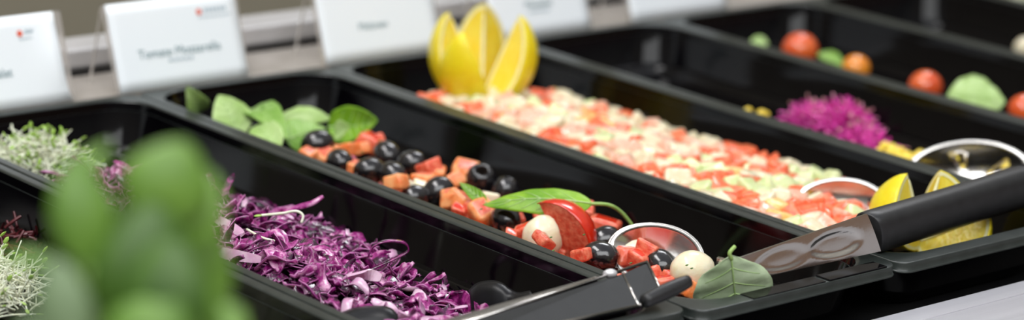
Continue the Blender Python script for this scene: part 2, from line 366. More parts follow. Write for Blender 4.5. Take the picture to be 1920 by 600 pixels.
# solid bed below so no pan floor shows through
# special long shreds that stand out
def ribbon(name, pts, wd, m, label, cat, side=None, group=None, th=.8, parent=None):
    g = G(); rows = []; n = len(pts)
    P = []
    for i in range(n - 1):       # catmull-rom
        p0, p1, p2, p3 = V(pts[max(i - 1, 0)]), V(pts[i]), V(pts[i + 1]), V(pts[min(i + 2, n - 1)])
        for k in range(5):
            t = k / 5; P.append(.5 * ((2 * p1) + (p2 - p0) * t + (2 * p0 - 5 * p1 + 4 * p2 - p3) * t * t + (3 * p1 - p0 - 3 * p2 + p3) * t ** 3))
    P.append(V(pts[-1])); n = len(P)
    for i, p in enumerate(P):
        d = (P[min(i + 1, n - 1)] - P[max(i - 1, 0)]).normalized(); s = V(side) if side else d.cross(V((0, 0, 1)))
        s = (s - d * s.dot(d)).normalized(); u = s.cross(d); ww = wd * .5 * (math.sin(math.pi * (i + .7) / (n + .4)) ** .4)
        rows.append([p + s * ww + u * th / 2, p - s * ww + u * th / 2, p - s * ww - u * th / 2, p + s * ww - u * th / 2])
    g.grid(rows, 0, True); k = len(g.v)
    g.f += [(3, 2, 1, 0), (k - 4, k - 3, k - 2, k - 1)]; g.m += [0, 0]
    o = g.build(name, m, parent, wd < 5)
    if label: tag(o, label, cat, group)
    return o
ribbon('cabbage_shred', [at(690, 508, -20), at(740, 485, -14), at(765, 470, -10), at(758, 455, -5), at(725, 452, -3), at(700, 462, -6), at(690, 482, -12)], 3.2, M['cab'], 'long shred of red cabbage curling up in a tall open loop beside the pan wall', 'cabbage shred', side=(.6, .8, .1))
ribbon('cabbage_shred', [at(530, 398, -14), at(560, 388, -10), at(585, 381, -7), at(606, 368, -3)], 3.4, M['cab'], 'straight thin shred of red cabbage pointing up to the right above the pile', 'cabbage shred', side=(.4, .5, .7))
ribbon('cabbage_shred', [at(858, 545, -18), at(862, 560, -22), at(880, 575, -24), at(905, 598, -25)], 13, M['cab'], 'broad dark red cabbage leaf standing on edge at the near end of the pile', 'cabbage shred', side=(.1, .2, 1), th=1.2)
ribbon('cabbage_shred', [at(905, 570, -16), at(910, 585, -20), at(915, 602, -26)], 6, M['cab'], 'pointed red cabbage shred beside the black tongs head', 'cabbage shred', side=(.2, .2, 1))
for pts, lab in (([at(650, 520, -8), at(690, 515, -7), at(715, 522, -8)], 'pale pink wide piece of red cabbage rib near the middle of the pile'),
                 ([at(380, 468, -6), at(420, 475, -5), at(490, 487, -6)], 'long pale pink cabbage strip beside the left pan rim'),
                 ([at(395, 405, -8), at(430, 425, -7), at(455, 440, -7)], 'pale lilac cabbage strip next to the blurred herb leaves'),
                 ([at(725, 585, -12), at(745, 592, -13), at(765, 597, -15)], 'pale cabbage piece at the bottom edge of the photo')):
    ribbon('cabbage_piece', pts, 6.5, M['cabpale'], lab, 'cabbage piece', side=(.5, -.5, .35), th=1.4)
def sprig(name, pts, r, m, label, cat, mleaf=None):
    t = thing(name, label, cat, pts[0])
    g = G(); n = len(pts); g.tube(smoothpts(pts), r, 6); g.build('stalk', m, t)
    if mleaf:
        e = V(pts[-1]); g = G(); d = (V(pts[-1]) - V(pts[-2])).normalized(); s = d.cross(V((0, 0, 1))).normalized()
        g.add(*ell(e + d * 2, d * 2.8, s * 1.5, d.cross(s) * .7)); g.build('seed_leaf', mleaf, t)
    return t
def smoothpts(pts, m=5):
    P = []; n = len(pts)
    for i in range(n - 1):
        p0, p1, p2, p3 = V(pts[max(i - 1, 0)]), V(pts[i]), V(pts[i + 1]), V(pts[min(i + 2, n - 1)])
        for k in range(m):
            t = k / m; P.append(.5 * ((2 * p1) + (p2 - p0) * t + (2 * p0 - 5 * p1 + 4 * p2 - p3) * t * t + (3 * p1 - p0 - 3 * p2 + p3) * t ** 3))
    P.append(V(pts[-1])); return P
def ell(c, a, b, d, nu=8, nv=6):
    v = [c + d]; f = []
    for i in range(1, nv):
        t = math.pi * i / nv
        for j in range(nu):
            p = 2 * math.pi * j / nu; v.append(c + d * math.cos(t) + (a * math.cos(p) + b * math.sin(p)) * math.sin(t))
    v.append(c - d)
    for j in range(nu):
        k = (j + 1) % nu; f.append((0, 1 + j, 1 + k)); f.append((len(v) - 1, 1 + (nv - 2) * nu + k, 1 + (nv - 2) * nu + j))
        for i in range(nv - 2): f.append((1 + i * nu + j, 1 + (i + 1) * nu + j, 1 + (i + 1) * nu + k, 1 + i * nu + k))
    return v, f
sprig('sprout', [at(565, 418, -9), at(568, 404, -5), at(555, 396, -3), at(530, 400, -5), at(490, 404, -5)], .85, M['sprout'], 'pale sprout looping over the purple cabbage with a small green seed leaf', 'sprout', M['sproutleaf'])
sprig('sprout', [at(463, 430, -4), at(490, 445, -4), at(515, 452, -5)], .75, M['sprout'], 'straight pale sprout lying on the cabbage left of the looped sprout', 'sprout')

def tangle(g, c, rx, ry, h, n, r, L, rng, leafp=.25, mi=0, ml=1, spike=.2):
    c = V(c)
    for i in range(n):
        a = rng.uniform(0, 6.28); q = math.sqrt(rng.random()); hh = h * (1 - q * q) ** .6 * rng.uniform(.55, 1.0)
        p = c + V((rx * q * math.cos(a), ry * q * math.sin(a), hh)); d = V((rng.gauss(0, 1), rng.gauss(0, 1), rng.gauss(0, .35))).normalized()
        if rng.random() < spike: d = (d + V((0, 0, 1.2))).normalized()
        ll = rng.uniform(.5, 1) * L; cv = V((rng.gauss(0, 1), rng.gauss(0, 1), -rng.random() * 1.4)) * .045; pts = []
        d = d * ll / 6
        for k in range(6): pts.append(p.copy()); p = p + d; d = d + cv * ll / 6; p.z = max(p.z, c.z - 1)
        g.tube(pts, r * rng.uniform(.7, 1.2), 4, mi, False)
        if rng.random() < leafp:
            e = pts[-1]; dd = (pts[-1] - pts[-2]).normalized(); s = dd.cross(V((rng.random(), rng.random(), 1))).normalized()
            g.add(*ell(e + dd * 1.6, dd * 2.6, s * 1.4, dd.cross(s) * .5, 6, 4), ml)
g = G(); tangle(g, (52, 497, -33), 40, 34, 30, 620, .62, 17, rng, .4)
tag(g.build('sprout_mound', [M['sprout'], M['sproutleaf']]), 'fluffy mound of pale green alfalfa sprouts at the far end of the cabbage pan', 'sprouts', kind='stuff')
g = G(); tangle(g, at(5, 560, -30) + V((-14, 8, 0)), 34, 44, 24, 800, .45, 24, rng, .3)
tag(g.build('sprout_mound', [M['sprout'], M['sproutleaf']]), 'tangle of thin white sprouts in the leftmost pan at the lower left corner of photo', 'sprouts', kind='stuff')
g = G(); tangle(g, at(30, 455, -34) + V((-12, -6, 0)), 24, 24, 11, 90, .9, 18, rng, 0)
tag(g.build('beet_shreds', [M['beet'], M['beet']]), 'dark red beet shreds behind the white sprouts in the leftmost pan', 'beet shreds', kind='stuff')

# --- olives
def lathe(prof, n=20):
    v = []; f = []; m = len(prof)
    for (r, z) in prof:
        for j in range(n): a = 2 * math.pi * j / n; v.append(V((r * math.cos(a), r * math.sin(a), z)))
    for i in range(m - 1):
        for j in range(n): k = (j + 1) % n; f.append((i * n + j, i * n + k, (i + 1) * n + k, (i + 1) * n + j))
    f.append(tuple(range(n - 1, -1, -1))); f.append(tuple((m - 1) * n + j for j in range(n)))
    return v, f
pr = [(2.0, 2.5), (2.3, 6), (2.7, 8.4), (3.3, 9.3), (4.3, 9.3)]
for i in range(1, 12):
    t = i / 12 * math.pi * .93 + .42; t = .44 + (math.pi - .44 - .12) * i / 12
    pr.append((8.8 * math.sin(t) ** .9, 10.2 * math.cos(t)))
pr += [(1.0, -10.0), (.4, -9.5)]
ov, of = lathe(pr, 24)
om = mesh('olive', [a * S for a in ov], of, [M['olive'], M['olivein']], True, [1 if i < 48 else 0 for i in range(len(of))])
def olive(p, axis, label, s=1.):
    o = bpy.data.objects.new('olive', om); COL.objects.link(o); o.location = V(p) * S; o.scale = (s, s, s)
    o.rotation_euler = V(axis).to_track_quat('Z', 'Y').to_euler(); return tag(o, label, 'olive', 'black olives in the tomato salad')
RIGHT = V((.764, -.644, .044)); BACK = V((-.631, -.730, .263)); UP = V((0, 0, 1))
OL = [((596, 271), -12, (1, -.2, .1), 'black olive resting against the basil leaf at far end of the salad', 1.05),
 ((637, 305), -14, (.3, 1, .1), 'black olive behind the pan rim, left of the purple onion bit', .95),
 ((693, 321), -14, (-1, .3, 0), 'black olive just right of the purple onion bit', .95),
 ((725, 292), -13, (.3, 1, .3), 'upper left olive of the cluster of four black olives', 1.),
 ((771, 308), -14, (.8, -.9, .35), 'black olive with its pit hole showing at right end of the cluster', .95),
 ((736, 328), -14, (0, 1, .2), 'black olive under the salmon tomato chunk in the cluster', .9),
 ((778, 371), -19, (1, 0, 0), 'black olive mostly hidden behind the pan rim left of the ringed olive', .9),
 ((821, 360), -17, (.6, -.1, .45), 'black olive leaning against the orange tomato chunk beside the rim', 1.0),
 ((901, 341), -21, (-.35, -.5, .85), 'black olive lying with its open round hole facing up', 1.18),
 ((946, 362), -24, (.2, -.2, 1), 'black olive partly hidden above the green leaf blade', 1.),
 ((948, 413), -16, (.3, 1, .2), 'shiny black olive in front of the long green leaf', .98),
 ((1133, 453), -20, (.9, -.3, .5), 'upper olive of the stacked pair beside the large tomato wedge', .98),
 ((1126, 483), -17, (.62, -.78, -.12), 'lower olive of the stacked pair with its dark hole facing right', 1.04),
 ((1238, 499), -19, (.2, .9, .35), 'round black olive between the pink tomato cube and the mozzarella ball', 1.02)]
for (px, z, ax, lb, s) in OL: olive(at(px[0], px[1], z), ax, lb, s * 1.07)

# --- irregular chunks
def chunk(rng, a, b, c, skin=True):
    """bevel-ready faceted block; top face (index 1) is the skin"""
    j = lambda: rng.uniform(-.16, .16)
    v = [V((sx_ * a / 2 * (1 + j()), sy_ * b / 2 * (1 + j()), sz_ * c / 2 * (1 + j()))) for sz_ in (-1, 1) for (sx_, sy_) in ((-1, -1), (1, -1), (1, 1), (-1, 1))]
    if rng.random() < .4: v[6] = v[6] * .6
    bm = bmesh.new(); vs = [bm.verts.new(x) for x in v]
    for i, q in enumerate([(0, 3, 2, 1), (4, 5, 6, 7), (0, 1, 5, 4), (1, 2, 6, 5), (2, 3, 7, 6), (3, 0, 4, 7)]):
        f = bm.faces.new([vs[k] for k in q]); f.material_index = 1 if i == 1 and skin else 0
    bmesh.ops.bevel(bm, geom=list(bm.edges), offset=min(a, b, c) * .24, segments=3, profile=.6, affect='EDGES', clamp_overlap=True)
    bmesh.ops.subdivide_edges(bm, edges=[e for e in bm.edges if e.calc_length() > min(a, b, c) * .3], cuts=1, use_grid_fill=True)
    of_ = V((rng.random() * 50, 0, 0))
    for q in bm.verts: q.co += q.co.normalized() * noise.noise(q.co * .22 + of_) * min(a, b, c) * .10
    bm.verts.index_update()
    r = [x.co.copy() for x in bm.verts], [tuple(x.index for x in f.verts) for f in bm.faces], [f.material_index for f in bm.faces]
    bm.free(); return r
tomp = []
for i in range(9):
    v, f, mi = chunk(rng, rng.uniform(9, 13), rng.uniform(9, 13), rng.uniform(7, 9.5))
    tomp.append([mesh('tomato_piece', [a * S for a in v], f, ms, True, mi) for ms in ([M['tomflesh'], M['tomskin']], [M['tomorange'], M['tomflesh']], [M['onion'], M['onion']], [M['mozz'], M['mozz']])])
def piece(name, p, rot, kind, label, cat, s=1., group=None, which=None):
    me = tomp[which if which is not None else rng.randrange(9)][kind]
    o = bpy.data.objects.new(name, me); COL.objects.link(o); o.location = V(p) * S
    o.rotation_euler = rot; o.scale = s if isinstance(s, tuple) else (s, s, s); return tag(o, label, cat, group)
TP = [((600, 291), -17, 1, 1.3, 'salmon tomato cube below the farthest olive'), ((578, 290), -15, 1, .9, 'small salmon tomato bit poking over the rim at the far end'),
 ((622, 280), -15, 1, .7, 'small salmon tomato cube right of the farthest olive'), ((655, 280), -14, 1, 1.1, 'pale tomato cube above the purple onion bit'),
 ((678, 275), -14, 1, 1.15, 'salmon tomato chunk under the tip of the basil leaf'), ((695, 268), -12, 0, 1.2, 'orange red tomato slice left of the olive cluster'), ((708, 260), -12, 0, .8, 'reddish tomato tip beyond the olive cluster'),
 ((664, 312), -15, 1, .9, 'pinkish tomato bit just behind the rim between two olives'),
 ((742, 343), -10, 1, 1.15, 'salmon tomato chunk on top of the olive cluster, beside the rim'), ((768, 350), -15, 3, .8, 'yellowish pale chunk beside the salmon tomato chunk'),
 ((804, 316), -14, 0, 1.15, 'orange red tomato chunk right of the olive cluster'), ((818, 326), -17, 1, 1.2, 'long salmon tomato slice behind the ringed olive, left part'),
 ((795, 338), -16, 1, 1.25, 'broad salmon tomato piece between cluster and leaning olive'), ((870, 322), -16, 1, 1.3, 'curved salmon tomato slice rising left of the open olive'), ((852, 338), -20, 1, 1.2, 'pale salmon tomato piece below the curved slice'),
 ((843, 372), -13, 1, 1.15, 'bright orange tomato chunk touching the leaning olive'), ((868, 378), -14, 1, 1.3, 'salmon tomato chunk behind the rim left of the leaf stem'), ((887, 372), -17, 0, 1.0, 'orange tomato cube under the small leaf tip'),
 ((862, 392), -14, 0, .8, 'glossy tomato bit just above the rim'), ((905, 397), -14, 1, 1.25, 'orange tomato piece with herb fleck before the leaf'), ((885, 395), -17, 0, 1.0, 'deep orange tomato cube beside the rim'),
 ((918, 372), -18, 3, 1.0, 'yellowish chunk below the open olive'), ((790, 352), -18, 3, .9, 'pale onion chunk behind the leaning olive'),
 ((1170, 478), -17, 0, 1.45, 'pink tomato cube right of the stacked olives'), ((1200, 485), -14, 0, 1.15, 'flat tomato cube with herb fleck before the mozzarella'), ((1213, 467), -11, 0, 1.15, 'pink tomato cube lying on the mozzarella ball'),
 ((1262, 519), -20, 0, 1.1, 'orange red tomato chunk under the near mozzarella ball'), ((1293, 543), -21, 1, 1.2, 'tomato piece beneath the basil leaf at near rim'),
 ((968, 408), -18, 0, .9, 'red bit right of the shiny olive'), ((984, 432), -13, 0, 1.0, 'dark red tomato sliver beside the rim under the shiny olive'), ((958, 440), -14, 0, .6, 'tiny red bit at the rim below the shiny olive'), ((1090, 477), -12, 0, .9, 'small pale red piece between rim and large wedge'),
 ((1020, 400), -22, 0, 1.2, 'red tomato piece beneath the long leaf'), ((1097, 398), -22, 0, 1.2, 'red tomato chunk behind the large wedge'), ((1245, 535), -22, 0, 1.2, 'tomato chunk hidden behind the tongs tab'), ((1220, 515), -23, 0, 1.3, 'pink tomato chunk below the round olive')]
for px, z, kd, s, lb in TP:
    piece('tomato_piece' if kd < 2 else 'onion_piece', at(px[0], px[1], z), (rng.uniform(-.5, .5), rng.uniform(-.5, .5), rng.uniform(0, 6.3)), kd, lb, 'tomato piece' if kd < 2 else 'onion piece', s, 'tomato pieces in the salad' if kd < 2 else None)
piece('onion_piece', at(655, 293, -10), (.4, .3, .2), 2, 'bright purple onion bit left of the olive cluster', 'onion piece', (1.1, .5, .3), which=1)
piece('onion_piece', at(1302, 536, -20), (.4, .3, .2), 2, 'magenta onion bit under the basil leaf beside the near mozzarella', 'onion piece', (.9, .8, .6), which=2)
# under layer of tomato dice
nU = 0
for i in range(120):
    y = rng.uniform(95, 385); x = rng.uniform(180, 262 - 12 * rng.random())
    z = -29 + 5 * sstep(250, 185, x) * rng.random()
    piece('tomato_piece', (x, y, z), (rng.uniform(-.4, .4), rng.uniform(-.4, .4), rng.uniform(0, 6.3)), 1 if y > 190 and rng.random() < .75 else 0, 'small diced tomato chunk among the lower layer of the olive salad', 'tomato piece', rng.uniform(.8, 1.05), 'tomato dice in the lower layer')

# red block and large wedge
def wedge(R, half, aperture, tipx=.0, sharp=1.0, nu=14, nv=10):
    """sector of an ellipsoid: axis +z, centred on +x; returns skin, cut faces as separate lists"""
    rows = []
    for i in range(nu + 1):
        t = math.pi * i / nu; z = half * math.cos(t) * (1 + tipx * math.cos(t) ** 8); r = R * math.sin(t) ** sharp
        rows.append([V((r * math.cos(a), r * math.sin(a), z)) for a in [aperture * (j / nv - .5) for j in range(nv + 1)]])
    return rows
def place_rows(rows, M3, p): return [[M3 @ v + p for v in r] for r in rows]
def frame(zax, xax):
    z = V(zax).normalized(); x = (V(xax) - z * V(xax).dot(z)).normalized(); y = z.cross(x); return Matrix((x, y, z)).transposed()
def tomato_wedge(p, zax, xax, R, half, ap, label, group=None):
    M3 = frame(zax, xax); p = V(p); t = thing('tomato_wedge', label, 'tomato piece', p, group)
    rows = place_rows(wedge(R, half, ap), M3, p)
    g = G(); g.grid(rows); o = g.build('skin', M['tomskin'], t); so = o.modifiers.new('thickness', 'SOLIDIFY'); so.thickness = .0005
    g = G()
    for side, sg in ((0, 1), (-1, -1)):
        rr_ = []
        for i, r in enumerate(rows):
            e = r[side]; c = M3 @ V((R * .05, 0, (half * math.cos(math.pi * i / (len(rows) - 1))))) + p
            rr_.append([c + (e - c) * k / 6 + (M3 @ V((0, 0, 0))) for k in range(7)])
        for i, r in enumerate(rr_):
            for k in range(1, 6): r[k] = r[k] + (M3 @ V((noise.noise(r[k] * .15) * 1.0, noise.noise(r[k] * .15 + V((9, 0, 0))) * 1.0, 0)))
        g.grid(rr_ if sg > 0 else [r[::-1] for r in rr_])
    g.build('flesh', M['tomflesh'], t); return t
tomato_wedge(at(1040, 450, -19), (-.34, .44, 1.0), (.80, -.60, .35), 25, 24, 1.45, 'large red tomato wedge standing beside the mozzarella half with its skin to the right', None)
piece('tomato_piece', at(1131, 424, -22), (.2, .1, .7), 0, 'bright red skinned tomato block behind the large wedge and stacked olives', 'tomato piece', (1.75, 1.5, 1.3), which=0)
# mozzarella
def ball(name, p, r, label, flat=1., squash=(1, 1, 1), cut=None, mt='mozz', cat='mozzarella', group=None):
    bm = bmesh.new(); bmesh.ops.create_icosphere(bm, subdivisions=4, radius=1)
    for q in bm.verts:
        q.co += q.co * (.05 * noise.noise(q.co * 1.6 + V(p) * .1) + .02 * noise.noise(q.co * 5)); q.co = V((q.co.x * squash[0], q.co.y * squash[1], q.co.z * squash[2])) * r
        if cut:
            n_ = V(cut[0]).normalized(); d = q.co.dot(n_) - cut[1]
            if d > 0: q.co -= n_ * d * .93
    bm.verts.index_update(); g = G(); g.add([V(p) + q.co for q in bm.verts], [tuple(x.index for x in f.verts) for f in bm.faces]); bm.free()
    return tag(g.build(name, M[mt], origin=p), label, cat, group)
ball('mozzarella_ball', at(1019, 444, -15), 12.6, 'creamy mozzarella half with a red tomato cube leaning on it, beside the rim', squash=(1.05, .9, 1.05), cut=((.9, -.3, .3), 8))
piece('tomato_piece', at(1018, 450, -7), (.5, .5, .3), 0, 'orange red tomato cube leaning on the front of the mozzarella half', 'tomato piece', (1.1, 1.0, .8), which=6)
ball('mozzarella_ball', at(1203, 474, -18), 12, 'mozzarella ball half covered by a pink tomato cube in front of the spoon bowl', squash=(1.35, 1, .9))
ball('mozzarella_ball', at(1298, 508, -14), 12, 'plump cream mozzarella ball beside the near basil leaf', squash=(1.15, 1.0, .98))
for (px, py, z, dz) in ((1288, 497, -6, 0), (1297, 503, -8, 0), (1010, 432, -5, 0), (1033, 445, -6, 0), (1037, 470, -6, 0), (1183, 493, -5, 0), (1095, 440, -6, 0), (902, 392, -6, 0), (712, 264, -7, 0), (893, 366, -7, 0), (680, 285, -7, 0)):
    c = at(px, py, z + 3); g = G(); g.add(*ell(c, V((.9, -.5, .2)), V((.3, .4, .2)), V((0, 0, .35)), 6, 4)); tag(g.build('herb_fleck', M['herb']), 'tiny dark green chopped herb fleck stuck on the tomato and mozzarella salad', 'herb fleck', 'chopped herb flecks on the salad')

# --- basil leaves
def leaf(name, base, tip, wd, nrm, label, cat='basil leaf', m='leaf', arch=0., fold=.25, petiole=None, group=None, wav=.06, curlt=0., parent=None, veinm='vein', skew=0., shp=(.78, .75)):
    base, tip = V(base), V(tip); t = thing(name, label, cat, base, group) if parent is None else parent
    d = tip - base; L = d.length; d.normalize(); nrm = V(nrm); nrm = (nrm - d * nrm.dot(d)).normalized(); s = d.cross(nrm)
    nu, nv = 22, 12; rows = []; mid = []
    for i in range(nu + 1):
        u = i / nu; w_ = wd * .5 * (math.sin(math.pi * u ** shp[0]) ** shp[1]) * (1 - .25 * u) * 1.12
        c = base + d * L * u + nrm * (arch * L * math.sin(math.pi * u) - curlt * L * u ** 3) + s * skew * L * math.sin(math.pi * u)
        mid.append(c); row = []
        for j in range(nv + 1):
            q = 2 * j / nv - 1; a = abs(q)
            h = fold * w_ * a ** 1.3 + wav * wd * (math.sin(9 * u * math.pi - 2.4 * a) * .35 * a * (1 - a * .4) + .5 * noise.noise(V((u * 5, q * 2, base.x * .1))) * a)
            row.append(c + s * q * w_ * (1 - .18 * fold * a) + nrm * h)
        rows.append(row)
    g = G(); g.grid(rows); o = g.build('blade', M[m], t); so = o.modifiers.new('thickness', 'SOLIDIFY'); so.thickness = .0004
    g = G(); g.tube([c + nrm * .15 for c in mid], [.62 * (1 - .75 * i / nu) for i in range(nu + 1)], 6)
    for k in range(1, 6):
        i = int(nu * (k * .15 + .02))
        for sd in (-1, 1):
            pts = []
            for q in range(6):
                jj = q * .8 / 5; ii = min(nu, i + q * .75); i0 = int(ii); fr = ii - i0; col = (sd * jj + 1) / 2 * nv; j0 = min(nv - 1, int(col)); fj = col - j0; i1 = min(nu, i0 + 1)
                A = rows[i0][j0].lerp(rows[i0][j0 + 1], fj); B = rows[i1][j0].lerp(rows[i1][j0 + 1], fj); pts.append(A.lerp(B, fr) + nrm * .12)
            g.tube(pts, [.32 - .04 * q for q in range(6)], 5)
    g.build('veins', M[veinm], t)
    if petiole:
        g = G(); g.tube(smoothpts([base + d * 2] + [V(p) for p in petiole]), 1.15, 8); g.build('stem', M['stem'], t)
    return t
# long leaf across the salad
leaf('basil_leaf', at(1112, 382, 2), at(905, 384, -6), 21, BACK * .55 + UP * .75 + V((0, 0, 0)), 'long bright green basil leaf lying across the olives with its stem arching right', arch=.07, fold=-.18, petiole=[at(1140, 384, 2), at(1165, 398, -4), at(1188, 426, -14)], wav=.05, m='leaf')
leaf('basil_leaf', at(912, 380, -8), at(862, 342, 0), 8, BACK + UP * .3, 'small narrow green leaf tip pointing up left of the long basil leaf', arch=-.06, fold=.3)
# near leaf on the rim
leaf('basil_leaf', aty(1371, 480, 21.5), aty(1384, 628, 29), 44, BACK * 1 + UP * .35, 'pale green basil leaf draped over the near rim with its stem upright', m='leafbright', shp=(1.05, .85), arch=.02, fold=-.22, petiole=[aty(1368, 474, 21), aty(1378, 462, 21)], wav=.08)
# far group
leaf('basil_leaf', at(452, 258, -16), at(410, 178, 8), 27, BACK + RIGHT * .3, 'pale green basil leaf standing upright at left of the far bunch', m='leafpale', arch=.05, fold=.25)
leaf('basil_leaf', at(375, 210, -8), at(350, 162, 14), 17, BACK + RIGHT * .2, 'light green basil leaf leaning over the far left corner of the pan', m='leafpale', arch=.12, fold=.35)
leaf('basil_leaf', at(455, 215, -14), at(540, 262, -8), 26, UP + BACK * .6, 'mid green basil leaf lying low in the centre of the far bunch', m='leafmid', arch=.12, fold=.2)
leaf('basil_leaf', at(520, 285, -12), at(480, 235, -6), 22, UP * .5 + BACK, 'pale basil leaf folded against the left pan rim', m='leafpale', arch=.1)
leaf('basil_leaf', at(498, 245, -14), at(492, 196, 4), 7, BACK, 'thin green leaf spike rising between the broad basil leaves', m='leafmid')
leaf('basil_leaf', at(518, 226, -12), at(622, 222, -8), 22, BACK * .6 + UP, 'broad pale basil leaf arching over the middle of the far bunch', m='leafpale', arch=.16, fold=-.35)
leaf('basil_leaf', at(535, 262, -12), at(610, 240, -10), 26, BACK + UP * .4, 'green basil leaf hanging behind the farthest olive', m='leafmid', arch=.05, fold=-.2)
leaf('basil_leaf', at(615, 238, -12), at(708, 226, 0), 27, BACK + UP * .25, 'cupped bright green basil leaf at right of the far bunch', m='leaf', arch=-.12, fold=.45, veinm='vein')
leaf('basil_leaf', at(628, 250, -10), at(655, 236, -2), 14, BACK + UP * .4 - RIGHT * .3, 'small pale leaf tucked inside the cupped basil leaf', m='leafpale')

# ------------------------------------------------------------------ melon
melp = []
for i in range(8):
    v, f, mi = chunk(rng, rng.uniform(10, 13), rng.uniform(9.5, 12.5), rng.uniform(9, 11.5), False)
    melp.append((v, f, [mesh('melon_cube', [a * S for a in v], f, [m_]) for m_ in (M['melred'], M['melpink'], M['melcream'], M['melgreen'], M['melorange'])]))
def mel_h(x, y): return -13 - 13 * sstep(375, 478, x) + 2.6 * noise.noise(V((x * .06, y * .06, 1))) - 10 * sstep(465, 500, y) - 3 * sstep(150, 90, y)
MN = ['red', 'pink', 'cream', 'pale green', 'orange']
spots = []
yy = 92
while yy < 485:
    xx = 344
    while xx < 478:
        spots.append((xx + rng.uniform(-2, 2), yy + rng.uniform(-2, 2))); xx += 13.4
    yy += 13.4
rng.shuffle(spots)
def melkind(x, y):
    r = rng.random(); gb = sstep(150, 190, y) * sstep(290, 230, y) * .4
    if r < .15: return 0
    if r < .15 + gb: return 3
    if r < .46: return 1
    if r < .88: return 2
    return 3 if r < .96 else 4
cells = spots[:300]; rest = spots[300:]
for (x, y) in cells:
    k = melkind(x, y)
    if noise.noise(V((x * .035, y * .035, 5))) > .27: k = 0
    o = bpy.data.objects.new('melon_cube', melp[rng.randrange(8)][2][k]); COL.objects.link(o)
    o.location = V((x, y, mel_h(x, y))) * S; o.rotation_euler = (rng.gauss(0, .35), rng.gauss(0, .35), rng.uniform(0, 6.3)); sc = rng.uniform(1.1, 1.4); o.scale = (sc, sc, sc)
    tag(o, MN[k] + ' melon cube among the diced melon', 'melon cube', MN[k] + ' melon cubes in the melon pan')
g = G()
for i in range(320):
    x = rng.uniform(346, 472); y = rng.uniform(95, 480); v, f, _ = melp[rng.randrange(8)]
    Rm = euler(rng.gauss(0, .4), rng.gauss(0, .4), rng.uniform(0, 6.3)); q = V((x, y, max(mel_h(x, y) - rng.uniform(7, 11), -28))); g.add([Rm @ a + q for a in v], f, rng.choice([0, 1, 1, 2, 2, 2, 3]))
for (x, y) in rest:
    v, f, _ = melp[rng.randrange(8)]; Rm = euler(rng.gauss(0, .4), rng.gauss(0, .4), rng.uniform(0, 6.3)); g.add([Rm @ a * 1.15 + V((x, y, mel_h(x, y))) for a in v], f, rng.choice([0, 1, 2, 3]))
tag(g.build('diced_melon_bed', [M['melred'], M['melpink'], M['melcream'], M['melgreen']]), 'pale bed of diced melon under the top cubes in the melon pan', 'diced melon', kind='stuff')

# ------------------------------------------------------------------ lemons cut open like flowers
def lemon(name, base, label, azs, R=27, half=33, axis=(0, 0, 1)):
    """azs: (azimuth vector, opening degrees, extra lift)"""
    base = V(base); t = thing(name, label, 'lemon', base)
    for az, op in azs:
        az = V(az); az.z = 0; az.normalize(); tilt = math.radians(op)
        zax = UP * math.cos(tilt) + az * math.sin(tilt); xax = az * math.cos(tilt) - UP * math.sin(tilt)
        M3 = frame(zax, xax); c = base + zax * half * .96
        rows = wedge(R, half, math.pi / 2 * .98, tipx=.14, sharp=.92, nu=20, nv=12); W = place_rows(rows, M3, c)
        g = G(); g.grid(W); rind = g.build('wedge_rind', M['rind'], t)
        so = rind.modifiers.new('thickness', 'SOLIDIFY'); so.thickness = .0008; so.offset = -1
        gp = G(); gf = G()
        for side in (0, -1):
            pi_ = []; fl = []
            for i, r in enumerate(W):
                u = i / (len(W) - 1); ax_ = c + zax * half * .985 * math.cos(math.pi * u) ; e = r[side]
                k = max(0., 1 - 3.0 / max(3.01, (e - ax_).length)); inner = ax_.lerp(e, k)
                pi_.append([e, e.lerp(inner, .5), inner]); fl.append([ax_ + (inner - ax_) * q / 6 for q in range(7)])
            if side == 0: pi_ = [x[::-1] for x in pi_]
            else: fl = [x[::-1] for x in fl]
            gp.grid(pi_)
            for i, r in enumerate(fl):
                for q in range(1, 6): r[q] = r[q] - xax * (0) + (M3 @ V((0, (.5 if side == 0 else -.5) * (1 + noise.noise(r[q] * .3)), 0))) * .6
            gf.grid(fl)
        gp.build('pith', M['pith'], rind); gf.build('pulp', M['pulp'], rind)
        # pale core line
        g = G(); g.tube([c + zax * half * .98 * math.cos(math.pi * i / 10) for i in range(11)], [.3 + 1.1 * math.sin(math.pi * i / 10) for i in range(11)], 6); g.build('core', M['pith'], rind)
    return t
def hv(a, b): return RIGHT * a + V((-.654, -.757, 0)) * b      # a: to the right of the picture, b: towards the viewer
lemon('carved_lemon', at(903, 186, -18), 'lemon cut into four open wedges standing upright at the far end of the melon', [(hv(-1, .1), 22), (hv(-.42, 1), 34), (hv(1, .2), 21), (hv(-.1, -1), 10)], 26, 32)
lemon('carved_lemon', at(1726, 452, -21), 'lemon cut into open wedges near the black handle, at the near end of melon', [(hv(-1, .25), 16), (hv(1, .2), 61), (hv(.75, -.8), 20)], 27, 21)

